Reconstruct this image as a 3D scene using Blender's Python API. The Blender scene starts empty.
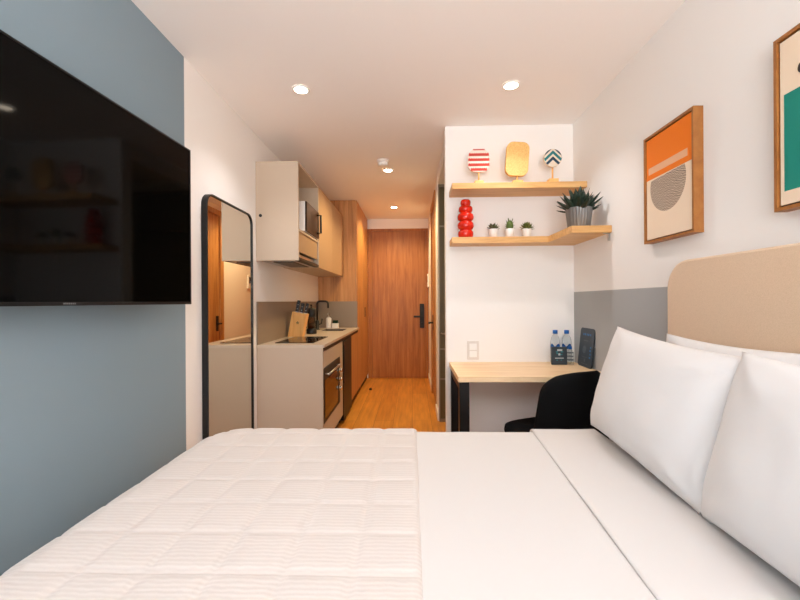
import bpy, bmesh, math, random
from mathutils import Vector, Matrix, noise
random.seed(7)
C = bpy.context.scene.collection
PI = math.pi
def R(a): return math.radians(a)

# ------------------------------------------------------------------ materials
def lin(c):
    return tuple((x/12.92 if x <= .04045 else ((x+.055)/1.055)**2.4) for x in [v/255 for v in c])
def mat(name, rgb, rough=.5, metal=0., spec=.5, emit=None, estr=0., trans=0., ior=1.45, alpha=1., coat=0., sheen=0.):
    m = bpy.data.materials.new(name); m.use_nodes = True
    b = m.node_tree.nodes['Principled BSDF']
    b.inputs['Base Color'].default_value = (*lin(rgb), 1)
    b.inputs['Roughness'].default_value = rough
    b.inputs['Metallic'].default_value = metal
    b.inputs['Specular IOR Level'].default_value = spec
    b.inputs['Transmission Weight'].default_value = trans
    b.inputs['IOR'].default_value = ior
    b.inputs['Alpha'].default_value = alpha
    b.inputs['Coat Weight'].default_value = coat
    b.inputs['Sheen Weight'].default_value = sheen
    if emit:
        b.inputs['Emission Color'].default_value = (*emit, 1); b.inputs['Emission Strength'].default_value = estr
    return m
def nodes(m): return m.node_tree.nodes, m.node_tree.links, m.node_tree.nodes['Principled BSDF']
def coords(m, scale):
    n, l, b = nodes(m)
    tc = n.new('ShaderNodeTexCoord'); mp = n.new('ShaderNodeMapping')
    mp.inputs['Scale'].default_value = scale
    l.new(tc.outputs['Object'], mp.inputs['Vector'])
    return mp
def ramp(m, stops):
    n, l, b = nodes(m)
    r = n.new('ShaderNodeValToRGB'); e = r.color_ramp.elements
    while len(e) > 1: e.remove(e[-1])
    e[0].position = stops[0][0]; e[0].color = (*lin(stops[0][1]), 1)
    for p, c in stops[1:]:
        k = e.new(p); k.color = (*lin(c), 1)
    return r
def wood(name, dark, mid, light, scale, rough=.45, bump=.05, spec=.5):
    m = mat(name, mid, rough, spec=spec)
    n, l, b = nodes(m); mp = coords(m, scale)
    t = n.new('ShaderNodeTexNoise'); t.inputs['Scale'].default_value = 1; t.inputs['Detail'].default_value = 6; t.inputs['Roughness'].default_value = .65
    t.inputs['Distortion'].default_value = .6
    l.new(mp.outputs[0], t.inputs['Vector'])
    r = ramp(m, [(.3, dark), (.5, mid), (.72, light)])
    l.new(t.outputs['Fac'], r.inputs[0]); l.new(r.outputs[0], b.inputs['Base Color'])
    bp = n.new('ShaderNodeBump'); bp.inputs['Strength'].default_value = bump; bp.inputs['Distance'].default_value = .002
    l.new(t.outputs['Fac'], bp.inputs['Height']); l.new(bp.outputs[0], b.inputs['Normal'])
    return m
def rough_paint(name, rgb, scale=180, strength=.06, rough=.85, spec=.25):
    m = mat(name, rgb, rough, spec=spec)
    n, l, b = nodes(m); mp = coords(m, (scale,)*3)
    t = n.new('ShaderNodeTexNoise'); t.inputs['Scale'].default_value = 1; t.inputs['Detail'].default_value = 3
    l.new(mp.outputs[0], t.inputs['Vector'])
    bp = n.new('ShaderNodeBump'); bp.inputs['Strength'].default_value = strength; bp.inputs['Distance'].default_value = .001
    l.new(t.outputs['Fac'], bp.inputs['Height']); l.new(bp.outputs[0], b.inputs['Normal'])
    return m
def fabric(name, rgb, scale=(900, 900, 900), strength=.25, rough=.9, sheen=.2, dist=.0006, var=0):
    m = mat(name, rgb, rough, spec=.15, sheen=sheen)
    n, l, b = nodes(m); mp = coords(m, scale)
    t = n.new('ShaderNodeTexNoise'); t.inputs['Scale'].default_value = 1; t.inputs['Detail'].default_value = 2
    l.new(mp.outputs[0], t.inputs['Vector'])
    bp = n.new('ShaderNodeBump'); bp.inputs['Strength'].default_value = strength; bp.inputs['Distance'].default_value = dist
    l.new(t.outputs['Fac'], bp.inputs['Height']); l.new(bp.outputs[0], b.inputs['Normal'])
    if var:
        r = ramp(m, [(.3, tuple(c-var for c in rgb)), (.7, tuple(min(255, c+var) for c in rgb))])
        l.new(t.outputs['Fac'], r.inputs[0]); l.new(r.outputs[0], b.inputs['Base Color'])
    return m

WALL = rough_paint('warm_white_paint', (240, 237, 233))
CEIL = rough_paint('ceiling_paint', (246, 243, 240))
BLUE = rough_paint('blue_grey_paint', (133, 151, 161))
GREY = rough_paint('grey_stripe_paint', (170, 172, 172))
TRIM = mat('white_trim', (236, 230, 222), .5)
OAKV = wood('oak_veneer_upright', (150, 100, 54), (188, 132, 76), (206, 154, 98), (26, 26, 1.6), .42)
DOORW = wood('entry_door_oak', (132, 78, 34), (162, 102, 48), (182, 122, 64), (24, 24, 1.5), .42)
SHELFW = wood('shelf_oak', (188, 136, 78), (214, 164, 102), (228, 182, 122), (2, 30, 30), .45)
DESKW = wood('desk_oak', (226, 188, 138), (240, 206, 160), (248, 220, 180), (2, 26, 26), .4)
FRAMEW = wood('walnut_frame', (138, 84, 36), (158, 100, 46), (172, 114, 58), (14, 40, 14), .45)
BLOCKW = wood('bamboo', (204, 142, 74), (226, 166, 92), (238, 184, 112), (20, 20, 3), .4)
LAM = rough_paint('beige_laminate', (190, 172, 152), 60, .02, .5, .4)
LAMT = rough_paint('tan_laminate', (176, 144, 112), 60, .02, .5, .4)
LAMIN = mat('cabinet_inside', (176, 154, 132), .6)
COUNTER = mat('beige_quartz', (196, 180, 162), .28)
SPLASH = mat('taupe_splash', (138, 122, 104), .35)
BLACK = mat('matt_black', (16, 16, 17), .45)
BLACKM = mat('black_metal', (20, 20, 22), .38, .3)
GLASSB = mat('black_glass', (8, 8, 9), .06, spec=.5)
SCREEN = mat('tv_panel', (4, 4, 4), .06, spec=.1)
STEEL = mat('brushed_steel', (190, 188, 184), .28, 1.)
CHROME = mat('chrome', (222, 222, 222), .12, 1.)
MIRROR = mat('mirror_glass', (226, 222, 214), .015, 1.)
WHITEP = mat('white_plastic', (238, 236, 232), .35)
CREAMP = mat('cream_plate', (220, 213, 206), .4)
BLACKF = fabric('black_felt', (13, 13, 14), (500,)*3, .3, .85, .0)
LINEN = fabric('beige_headboard_linen', (218, 190, 160), (420, 420, 420), .3, .9, .2, .001, 6)
SHEET = fabric('white_cotton', (208, 205, 203), (700,)*3, .08, .85, .1)
SHEET2 = fabric('white_pillow_cotton', (218, 216, 215), (600,)*3, .08, .85, .1)
REDG = mat('red_glaze', (204, 30, 4), .18, coat=.3)
POTW = mat('white_ceramic', (240, 236, 230), .3)
SOIL = mat('dark_soil', (52, 38, 28), .95)
LEAFD = mat('dark_leaf', (30, 48, 34), .45)
LEAFG = mat('succulent_green', (86, 104, 42), .5)
LEAFO = mat('succulent_olive', (92, 98, 36), .5)
LEAFR = mat('succulent_bronze', (84, 82, 46), .5)
GALV = mat('galvanised_metal', (150, 152, 152), .36, .8)
YELLOW = fabric('ochre_weave', (230, 182, 114), (170, 170, 170), .6, .9, 0, .002, 16)
STANDW = wood('pale_stand_wood', (212, 152, 84), (232, 176, 104), (240, 194, 124), (20, 20, 4), .5)
LABELB = mat('water_label_blue', (24, 92, 160), .4)
CAPB = mat('blue_cap', (18, 96, 176), .35)
def clear(name, tint, gl=.12):
    m = bpy.data.materials.new(name); m.use_nodes = True
    n = m.node_tree.nodes; l = m.node_tree.links; n.clear()
    o = n.new('ShaderNodeOutputMaterial'); mx = n.new('ShaderNodeMixShader'); tr = n.new('ShaderNodeBsdfTransparent'); g = n.new('ShaderNodeBsdfGlossy')
    lw = n.new('ShaderNodeLayerWeight'); lw.inputs['Blend'].default_value = gl
    tr.inputs['Color'].default_value = (*tint, 1); g.inputs['Roughness'].default_value = .05
    l.new(lw.outputs['Fresnel'], mx.inputs[0]); l.new(tr.outputs[0], mx.inputs[1]); l.new(g.outputs[0], mx.inputs[2]); l.new(mx.outputs[0], o.inputs[0])
    return m
PET = clear('clear_plastic_and_water', (.93, .95, .95), .06)
PANE = clear('window_glass', (.97, .98, .98), .1)
COFGL = clear('carafe_glass', (.55, .42, .32), .3)
SLATE = mat('slate_card', (50, 62, 70), .45)
SLATE2 = mat('slate_sign', (44, 56, 66), .4)
MARKW = mat('pale_print', (190, 196, 196), .6)
MARKT = mat('teal_print', (44, 140, 146), .6)
MARKB = mat('blue_print', (62, 120, 170), .6)
MARKG = mat('green_emblem', (52, 72, 36), .6)
FROST = mat('olive_frosted_glass', (104, 92, 62), .4)
PAPER = mat('cream_art_paper', (236, 214, 188), .8)
ORANGE = mat('orange_art_ink', (238, 122, 16), .75)
PEACH = mat('peach_art_ink', (232, 178, 138), .8)
TEAL = mat('teal_art_ink', (10, 132, 116), .75)
INK = mat('dark_art_ink', (60, 50, 44), .8)
GLOWW = mat('lamp_lens', (255, 240, 220), .5, emit=(1, .86, .68), estr=40)
SPONGE = fabric('dark_green_sponge', (24, 52, 36), (300,)*3, .6)
DUCT = mat('dark_recess', (38, 32, 27), .7)

# oak plank floor
FLOOR = mat('oak_plank_floor', (190, 122, 60), .3)
def _floor():
    n, l, b = nodes(FLOOR)
    tc = n.new('ShaderNodeTexCoord')
    mp = n.new('ShaderNodeMapping'); mp.inputs['Rotation'].default_value = (0, 0, PI/2); l.new(tc.outputs['Object'], mp.inputs['Vector'])
    br = n.new('ShaderNodeTexBrick'); br.inputs['Scale'].default_value = 1; br.inputs['Brick Width'].default_value = 1.2; br.inputs['Row Height'].default_value = .19
    br.inputs['Mortar Size'].default_value = .0015; br.inputs['Color1'].default_value = (*lin((208, 138, 52)), 1); br.inputs['Color2'].default_value = (*lin((222, 154, 66)), 1)
    br.inputs['Mortar'].default_value = (*lin((120, 74, 34)), 1); br.offset = .37
    l.new(mp.outputs[0], br.inputs['Vector'])
    mp2 = n.new('ShaderNodeMapping'); mp2.inputs['Scale'].default_value = (28, 2.2, 1); l.new(tc.outputs['Object'], mp2.inputs['Vector'])
    t = n.new('ShaderNodeTexNoise'); t.inputs['Scale'].default_value = 1; t.inputs['Detail'].default_value = 6; l.new(mp2.outputs[0], t.inputs['Vector'])
    r = ramp(FLOOR, [(.3, (176, 160, 150)), (.7, (255, 250, 245))]); l.new(t.outputs['Fac'], r.inputs[0])
    mx = n.new('ShaderNodeMixRGB'); mx.blend_type = 'MULTIPLY'; mx.inputs[0].default_value = .6
    l.new(br.outputs['Color'], mx.inputs[1]); l.new(r.outputs[0], mx.inputs[2]); l.new(mx.outputs[0], b.inputs['Base Color'])
_floor()

# quilt: woven ribs
QUILT = mat('cream_quilt', (219, 209, 200), .9, spec=.15, sheen=.2)
def _quilt():
    n, l, b = nodes(QUILT)
    mp = coords(QUILT, (1, 1, 1))
    w = n.new('ShaderNodeTexWave'); w.bands_direction = 'Y'; w.inputs['Scale'].default_value = 22; w.inputs['Distortion'].default_value = 2.5; w.inputs['Detail'].default_value = 2; w.inputs['Detail Scale'].default_value = 1.5
    l.new(mp.outputs[0], w.inputs['Vector'])
    t = n.new('ShaderNodeTexNoise'); t.inputs['Scale'].default_value = 220; l.new(mp.outputs[0], t.inputs['Vector'])
    a = n.new('ShaderNodeMath'); a.operation = 'MULTIPLY_ADD'; a.inputs[1].default_value = .6; l.new(t.outputs['Fac'], a.inputs[0]); l.new(w.outputs['Fac'], a.inputs[2])
    bp = n.new('ShaderNodeBump'); bp.inputs['Strength'].default_value = .16; bp.inputs['Distance'].default_value = .0022
    l.new(a.outputs[0], bp.inputs['Height']); l.new(bp.outputs[0], b.inputs['Normal'])
    r = ramp(QUILT, [(.1, (203, 195, 190)), (.9, (209, 202, 197))]); l.new(w.outputs['Fac'], r.inputs[0]); l.new(r.outputs[0], b.inputs['Base Color'])
_quilt()

# ------------------------------------------------------------------ mesh builder (lists; linked as ONE object)
class MB:
    def __init__(s): s.v = []; s.f = []; s.m = []; s.sm = []
    def add(s, vs, fs, mi=0, smooth=False):
        k = len(s.v); s.v += [tuple(p) for p in vs]
        for f in fs: s.f.append(tuple(i+k for i in f)); s.m.append(mi); s.sm.append(smooth)
        return s
    def addbm(s, bm, mi=0, smooth=False):
        bm.verts.ensure_lookup_table(); bm.verts.index_update()
        s.add([v.co[:] for v in bm.verts], [[v.index for v in f.verts] for f in bm.faces], mi, smooth); bm.free(); return s
    def box(s, x0, x1, y0, y1, z0, z1, bev=0., mi=0, seg=2):
        bm = bmesh.new(); bmesh.ops.create_cube(bm, size=1)
        for v in bm.verts: v.co = Vector(((x0+x1)/2+v.co.x*(x1-x0), (y0+y1)/2+v.co.y*(y1-y0), (z0+z1)/2+v.co.z*(z1-z0)))
        if bev: bmesh.ops.bevel(bm, geom=list(bm.edges), offset=bev, segments=seg, profile=.5, affect='EDGES')
        return s.addbm(bm, mi, False)
    def ring(s, rings, cap0=True, cap1=True, mi=0, smooth=True, closed=True):
        n = len(rings[0]); vs = [p for r in rings for p in r]; fs = []
        for i in range(len(rings)-1):
            for j in range(n if closed else n-1):
                a = i*n+j; b = i*n+(j+1) % n; fs.append((a, b, b+n, a+n))
        k = len(s.v); s.add(vs, fs, mi, smooth)
        if cap0: s.f.append(tuple(k+j for j in reversed(range(n)))); s.m.append(mi); s.sm.append(False)
        if cap1: s.f.append(tuple(k+(len(rings)-1)*n+j for j in range(n))); s.m.append(mi); s.sm.append(False)
        return s
    def lathe(s, prof, c=(0, 0, 0), seg=32, mi=0, cap0=True, cap1=True):
        rs = [[(c[0]+r*math.cos(2*PI*j/seg), c[1]+r*math.sin(2*PI*j/seg), c[2]+z) for j in range(seg)] for r, z in prof]
        return s.ring(rs, cap0, cap1, mi)
    def tube(s, pts, r, seg=12, mi=0, caps=True):
        pts = [Vector(p) for p in pts]; rs = []; rad = r if isinstance(r, (list, tuple)) else [r]*len(pts)
        t = (pts[1]-pts[0]).normalized(); up = Vector((0, 0, 1)) if abs(t.z) < .9 else Vector((1, 0, 0))
        for i, p in enumerate(pts):
            t = (pts[min(i+1, len(pts)-1)]-pts[max(i-1, 0)]).normalized()
            a = t.cross(up).normalized(); b = a.cross(t).normalized(); up = b
            rs.append([tuple(p+rad[i]*(math.cos(2*PI*j/seg)*a+math.sin(2*PI*j/seg)*b)) for j in range(seg)])
        return s.ring(rs, caps, caps, mi)
    def cyl(s, p0, p1, r0, r1=None, seg=24, mi=0): return s.tube([p0, p1], [r0, r0 if r1 is None else r1], seg, mi)
    def prism(s, poly, axis, lo, hi, mi=0, smooth=False):
        # poly of 2-D points, extruded along 'x', 'y' or 'z'
        def pt(a, b, h): return {'x': (h, a, b), 'y': (a, h, b), 'z': (a, b, h)}[axis]
        return s.ring([[pt(a, b, lo) for a, b in poly], [pt(a, b, hi) for a, b in poly]], True, True, mi, smooth)
    def build(s, name, mats, parent=None, base=None, local=False):
        """vertices are given in world space unless local; base/parent location is subtracted so that the origin sits at the thing's base"""
        o0 = Vector((0, 0, 0))
        if not local: o0 = Vector(base) if base else (parent_origin(parent) if parent else o0)
        me = bpy.data.meshes.new(name); me.from_pydata([tuple(Vector(p)-o0) for p in s.v], [], s.f)
        for m in (mats if isinstance(mats, (list, tuple)) else [mats]): me.materials.append(m)
        me.polygons.foreach_set('material_index', s.m); me.polygons.foreach_set('use_smooth', s.sm)
        bm = bmesh.new(); bm.from_mesh(me); bmesh.ops.recalc_face_normals(bm, faces=bm.faces); bm.to_mesh(me); bm.free()
        o = bpy.data.objects.new(name, me); C.objects.link(o)
        if parent: o.parent = parent
        elif base: o.location = base
        return o
def parent_origin(p):
    v = Vector(p.location)
    while p.parent: p = p.parent; v += Vector(p.location)
    return v
def rrect(x0, x1, y0, y1, r, seg=8):
    pts = []
    for cx, cy, a0 in ((x1-r, y1-r, 0), (x0+r, y1-r, 90), (x0+r, y0+r, 180), (x1-r, y0+r, 270)):
        for k in range(seg+1): a = R(a0+90*k/seg); pts.append((cx+r*math.cos(a), cy+r*math.sin(a)))
    return pts
def tag(o, label, cat, group=None, kind=None):
    o['label'] = label; o['category'] = cat
    if group: o['group'] = group
    if kind: o['kind'] = kind
    return o
def thing(name, loc, label, cat, group=None, rz=0):
    o = bpy.data.objects.new(name, None); C.objects.link(o); o.location = loc; o.rotation_euler = (0, 0, rz); o.empty_display_size = .05
    return tag(o, label, cat, group)
def struct(name, mb, m, label, cat): return tag(mb.build(name, m), label, cat, kind='structure')
def copy_tree(o, parent=None):
    c = o.copy(); C.objects.link(c)
    if parent: c.parent = parent
    for ch in list(o.children): copy_tree(ch, c)
    return c
def Mb(): return MB()

# ------------------------------------------------------------------ dimensions (metres, camera stands at x=0, y=0)
XL, XR, YF, YE, H = -1.19, 1.19, 2.97, 6.3, 2.5
XH = .267            # hall's right wall
YB = -2.7           # window wall behind the camera

# ------------------------------------------------------------------ setting
struct('floor', Mb().box(XL-.1, XR+.1, YB-.1, YE+.1, -.1, 0), FLOOR, 'warm oak plank floor running down the hall', 'floor')
struct('ceiling', Mb().box(XL-.1, XR+.1, YB-.1, YE+.1, H, H+.1), CEIL, 'smooth warm white ceiling over bedroom and hall', 'ceiling')
w = Mb().box(XL-.1, XL, YB-.1, 2.07, 0, H, mi=1); w.box(XL-.1, XL, 2.07, YE+.1, 0, H)
struct('wall_left', w, [WALL, BLUE], 'long left wall, blue grey behind the television and white beyond', 'wall')
w = Mb().box(XR, XR+.1, YB-.1, YE+.1, 0, 1.268, mi=1); w.box(XR, XR+.1, YB-.1, YE+.1, 1.268, H)
struct('wall_right', w, [WALL, GREY], 'right wall, white above a grey painted lower band', 'wall')
struct('wall_front', Mb().box(.254, XR, YF, YF+.1, 0, H), WALL, 'white wall behind the desk and the oak shelves', 'wall')
w = Mb().box(XL, -.665, YE, YE+.1, 0, H); w.box(.263, XR, YE, YE+.1, 0, H); w.box(-.665, .263, YE-.02, YE+.1, 2.352, H)
struct('wall_end', w, WALL, 'white strip of wall around the entrance door', 'wall')
# hall right wall with the bathroom door opening
D0, D1 = 4.46, 5.30
w = Mb().box(XH, XH+.1, 4.05, D0, 0, H); w.box(XH, XH+.1, D1, YE, 0, H); w.box(XH, XH+.1, D0, D1, 2.4, H)
w.box(XH, XR, 4.05, 4.12, 2.38, H); w.box(XH, XH+.1, YF+.1, 4.05, 2.375, H)
struct('wall_hall', w, WALL, 'white right wall of the hall with the bathroom door', 'wall')
# back wall with window opening (behind the camera)
WX0, WX1, WZ0, WZ1 = -1.08, 1.08, .12, 2.42
w = Mb().box(XL, WX0, YB-.1, YB, 0, H); w.box(WX1, XR, YB-.1, YB, 0, H); w.box(WX0, WX1, YB-.1, YB, 0, WZ0); w.box(WX0, WX1, YB-.1, YB, WZ1, H)
struct('wall_back', w, WALL, 'white window wall opposite the entrance', 'wall')
t = tag(bpy.data.objects.new('window_1', None), 'large window behind the viewer with slim black frame', 'window', kind='structure'); C.objects.link(t); t.location = (0, YB, WZ0)
f = Mb()
for x in (WX0, -.02, WX1-.04): f.box(x, x+.04, YB-.08, YB-.03, WZ0, WZ1)
for z in (WZ0, WZ1-.04): f.box(WX0, WX1, YB-.08, YB-.03, z, z+.04)
f.build('window_frame', BLACKM, t)
Mb().box(WX0+.04, WX1-.04, YB-.058, YB-.052, WZ0+.04, WZ1-.04).build('window_pane', PANE, t)
# baseboards
b = Mb().box(XH-.012, XH, 4.05, D0-.06, 0, .08); b.box(XH-.012, XH, D1+.06, YE, 0, .08)
struct('baseboard_hall', b, TRIM, 'white baseboard along right side of the hall', 'baseboard')
struct('baseboard_front', Mb().box(.254, XR, YF-.012, YF, 0, .08), TRIM, 'white baseboard under the desk', 'baseboard')
struct('baseboard_left', Mb().box(XL, XL+.012, YB, 3.02, 0, .08), TRIM, 'white baseboard along the left wall', 'baseboard')
struct('baseboard_right', Mb().box(XR-.012, XR, YB, YF-.012, 0, .08), TRIM, 'white baseboard along the right wall', 'baseboard')
struct('trim_1', Mb().box(XH-.006, XH+.012, 4.047, 4.09, 0, H), TRIM, 'slim white post beside the frosted shower panel', 'trim')
# entrance door
d = tag(bpy.data.objects.new('door_1', None), 'oak entrance door at the end of the hall with black lock', 'door', kind='structure'); C.objects.link(d); d.location = (-.2, YE, 0)
Mb().box(-.6235, .2255, YE-.005, YE+.04, .004, 2.3135, .002).build('door_leaf', DOORW, d)
f = Mb().box(-.69, -.625, YE-.015, YE+.06, 0, 2.352); f.box(.227, .263, YE-.015, YE+.06, 0, 2.352); f.box(-.625, .227, YE-.015, YE+.06, 2.315, 2.352); f.box(-.625, -.6, YE+.042, YE+.06, 0, 2.315); f.box(.2, .227, YE+.042, YE+.06, 0, 2.315); f.box(-.6, .2, YE+.042, YE+.06, 2.29, 2.315); f.box(-.6, .2, YE+.042, YE+.06, 0, .03)
f.build('door_frame', DOORW, d)
lk = Mb().box(.125, .195, YE-.03, YE-.005, .79, 1.17, .006).build('lock_plate', BLACK, d); lk['label'] = 'black electronic lock plate'
h = Mb().cyl((.15, YE-.03, .97), (.15, YE-.07, .97), .012); h.box(.03, .165, YE-.082, YE-.062, .955, .985, .006); h.build('lever', BLACK, lk)
Mb().cyl((.16, YE-.03, .86), (.16, YE-.036, .86), .014).build('key_cylinder', BLACKM, lk)
# bathroom door in the hall
d = tag(bpy.data.objects.new('door_2', None), 'oak bathroom door on the right of the hall', 'door', kind='structure'); C.objects.link(d); d.location = (XH, 4.88, 0)
Mb().box(XH+.01, XH+.05, D0+.04, D1-.04, .006, 2.36, .002).build('door_leaf', OAKV, d)
f = Mb().box(XH-.012, XH+.1, D0-.05, D0+.038, 0, 2.43); f.box(XH-.012, XH+.1, D1-.038, D1+.05, 0, 2.43); f.box(XH-.012, XH+.1, D0+.038, D1-.038, 2.362, 2.43)
f.build('door_frame', OAKV, d)
h = Mb().cyl((XH+.01, 5.2, .93), (XH-.045, 5.2, .93), .011); h.box(XH-.055, XH-.037, 5.09, 5.215, .918, .942, .005); h.box(XH+.003, XH+.01, 5.17, 5.23, .83, 1.03, .002)
h.build('door_handle', BLACK, d)
# frosted shower panel in the alcove behind the desk wall
t = thing('shower_panel', (.6, 4.03, 0), 'olive frosted shower panel behind the desk wall edge', 'shower panel')
Mb().box(XH+.005, XR-.005, 4.02, 4.035, .02, 2.38).build('glass_sheet', FROST, t)
f = Mb().box(XH+.004, XH+.014, 4.005, 4.045, 0, 2.38); f.box(XR-.03, XR-.002, 4.005, 4.045, 0, 2.38); f.box(XH+.014, XR-.03, 4.005, 4.045, 0, .03); f.box(XH+.014, XR-.03, 4.005, 4.045, 2.35, 2.38)
for z in (.42, .72, 1.95): f.box(XH+.014, XR-.03, 4.008, 4.042, z, z+.015)
f.build('panel_frame', mat('grey_aluminium', (150, 138, 118), .4, .7), t)
Mb().tube([(XH+.03, 4.01, .885), (XH+.03, 3.96, .885), (.9, 3.96, .885), (.9, 4.01, .885)], .009).build('towel_rail', STEEL, t)

# hall intercom, light switch, doorstop
t = thing('intercom', (XH, 6.19, 1.42), 'white intercom with dark screen on hall wall near entrance door', 'intercom')
Mb().box(XH-.025, XH, 6.12, 6.26, 1.42, 1.63, .006).build('housing', WHITEP, t)
Mb().box(XH-.028, XH-.025, 6.145, 6.235, 1.50, 1.60).build('screen', GLASSB, t)
t = thing('wall_switch', (.45, YF, .77), 'white double switch plate just above the desk', 'switch')
Mb().box(.407, .494, YF-.008, YF, .775, .912, .003).build('plate', CREAMP, t)
for z0, z1 in ((.845, .893), (.793, .838)):
    Mb().box(.423, .477, YF-.013, YF-.008, z0, z1, .002).build('rocker', WHITEP, t)
m = Mb().lathe([(.02, 0), (.02, .014), (.014, .024), (.005, .027)], (-.57, 5.46, 0), 20)
tag(m.build('doorstop', mat('dark_rubber', (70, 56, 46), .7), base=(-.57, 5.46, 0)), 'small dark doorstop on the hall floor', 'doorstop')

# ------------------------------------------------------------------ ceiling fittings
def downlight(x, y, label):
    t = thing('downlight', (x, y, H), label, 'downlight', 'recessed ceiling downlights')
    Mb().lathe([(.052, -.001), (.052, -.006), (.046, -.009), (.039, -.007), (.039, -.001)], (x, y, H), 36, cap0=False, cap1=False).build('trim_ring', WHITEP, t)
    Mb().lathe([(.0005, -.0045), (.039, -.0045)], (x, y, H), 32, cap0=False, cap1=False).build('lens', GLOWW, t)
    return t
LAMPS = [(-.664, 2.41, 'round lit downlight in the bedroom ceiling, nearer the television wall'),
         (.603, 2.415, 'round lit downlight in the bedroom ceiling, in front of the oak shelves'),
         (-.225, 3.93, 'round lit downlight in hall ceiling right beside the smoke detector'),
         (-.234, 5.47, 'round lit downlight in hall ceiling nearest the entrance door')]
d0 = None
for x, y, lb in LAMPS:
    if d0 is None: d0 = downlight(x, y, lb)
    else:
        c = copy_tree(d0); c.location = (x, y, H); c['label'] = lb
for x, lb in ((-.664, 'added fill downlight in ceiling behind the viewer, on the television side'), (.603, 'added fill downlight in ceiling behind the viewer, on the headboard side')):
    c = copy_tree(d0); c.location = (x, -1.2, H); c['label'] = lb  # unseen pair behind the camera, added to fill and balance the bedroom light
t = thing('smoke_detector', (-.256, 3.66, H), 'white round smoke detector on the hall ceiling', 'smoke detector')
Mb().lathe([(.055, 0), (.055, -.012), (.05, -.016)], (-.256, 3.66, H), 32).build('mounting_base', WHITEP, t)
Mb().lathe([(.048, -.016), (.05, -.03), (.046, -.045), (.03, -.052), (.006, -.054)], (-.256, 3.66, H), 32).build('cover', WHITEP, t)

# ------------------------------------------------------------------ television
t = thing('television', (-1.0795, 1.229, 1.2), 'large black flat television on the blue grey wall', 'television', rz=R(-2.3))
L2 = .65
Mb().box(-.028, -.004, -L2, L2, 0, .734, .004).build('rear_housing', BLACK, t, local=True)
Mb().box(-.004, .0, -L2+.006, L2-.006, .012, .728).build('screen', SCREEN, t, local=True)
f = Mb().box(-.006, .003, -L2, L2, 0, .012); f.box(-.006, .003, -L2, L2, .728, .734); f.box(-.006, .003, -L2, -L2+.006, .012, .728); f.box(-.006, .003, L2-.006, L2, .012, .728)
f.build('bezel', BLACKM, t, local=True)
lg = Mb()
for k in range(7): lg.box(.003, .0033, -.022+k*.0065, -.0178+k*.0065, .004, .0085)
lg.build('maker_mark', mat('dim_mark', (120, 122, 124), .5), t, local=True)
Mb().box(-.108, -.028, -.18, .18, .22, .5).build('wall_bracket', BLACKM, t, local=True)

# ------------------------------------------------------------------ standing mirror
t = thing('floor_mirror', (-1.158, 2.556, 0), 'tall mirror in slim black rounded frame beside the kitchen', 'mirror', rz=R(-.3))
def frame_ring(half, z0, z1, r, wd, x0, x1):
    o = rrect(-half, half, z0, z1, r, 10); i = rrect(-half+wd, half-wd, z0+wd, z1-wd, r-wd, 10); m = Mb()
    m.ring([[(x0, a, b) for a, b in o], [(x1, a, b) for a, b in o], [(x1, a, b) for a, b in i], [(x0, a, b) for a, b in i], [(x0, a, b) for a, b in o]], False, False, smooth=False)
    return m
frame_ring(.324, .0, 1.838, .075, .009, -.03, .004).build('frame', BLACK, t, local=True)
Mb().prism(rrect(-.314, .314, .01, 1.828, .066, 10), 'x', -.02, -.004).build('mirror_glass', MIRROR, t, local=True)
Mb().prism(rrect(-.314, .314, .01, 1.828, .066, 10), 'x', -.03, -.0205).build('backing', BLACK, t, local=True)

# ------------------------------------------------------------------ kitchen
XC, Y0, Y1 = -.68, 3.03, 5.06
ZT = .88
# countertop (with sink cut-out built from four slabs)
SX0, SX1, SY0, SY1 = -1.04, -.78, 4.48, 4.82
c = Mb()
for x0, x1, y0, y1 in ((XL, XC+.012, Y0-.005, SY0), (XL, XC+.012, SY1, Y1), (XL, SX0, SY0, SY1), (SX1, XC+.012, SY0, SY1)):
    c.box(x0, x1, y0, y1, ZT-.022, ZT)
tag(c.build('countertop', COUNTER, base=(-.93, 4.0, ZT-.022)), 'beige kitchen worktop with the sink and cooktop in it', 'countertop')
s = Mb()
s.ring([[(x, y, z) for x, y in rrect(SX0-.0+i, SX1-i, SY0+i, SY1-i, .03, 5)] for i, z in ((.002, ZT-.003), (.004, ZT-.12), (.02, ZT-.14))], False, True, smooth=False)
tag(s.build('kitchen_sink', mat('dark_steel', (96, 86, 76), .4, .8), base=(-.91, 4.65, ZT-.14)), 'small steel sink bowl set into the worktop', 'sink')
# splashbacks
tag(Mb().box(XL, XL+.01, Y0, Y1, ZT, 1.212).build('splashback', SPLASH, base=(XL, 4.05, ZT)), 'long taupe splashback on the wall behind the knife block', 'splashback')
tag(Mb().box(XL+.01, XC-.01, Y1-.01, Y1, ZT, 1.212).build('splashback', SPLASH, base=(-.93, Y1, ZT)), 'short taupe splashback on the side of the tall oak cabinet', 'splashback')
ZB, ZK = ZT-.058, .1   # underside shadow gap, kick height
FX = XC-.018
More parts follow.
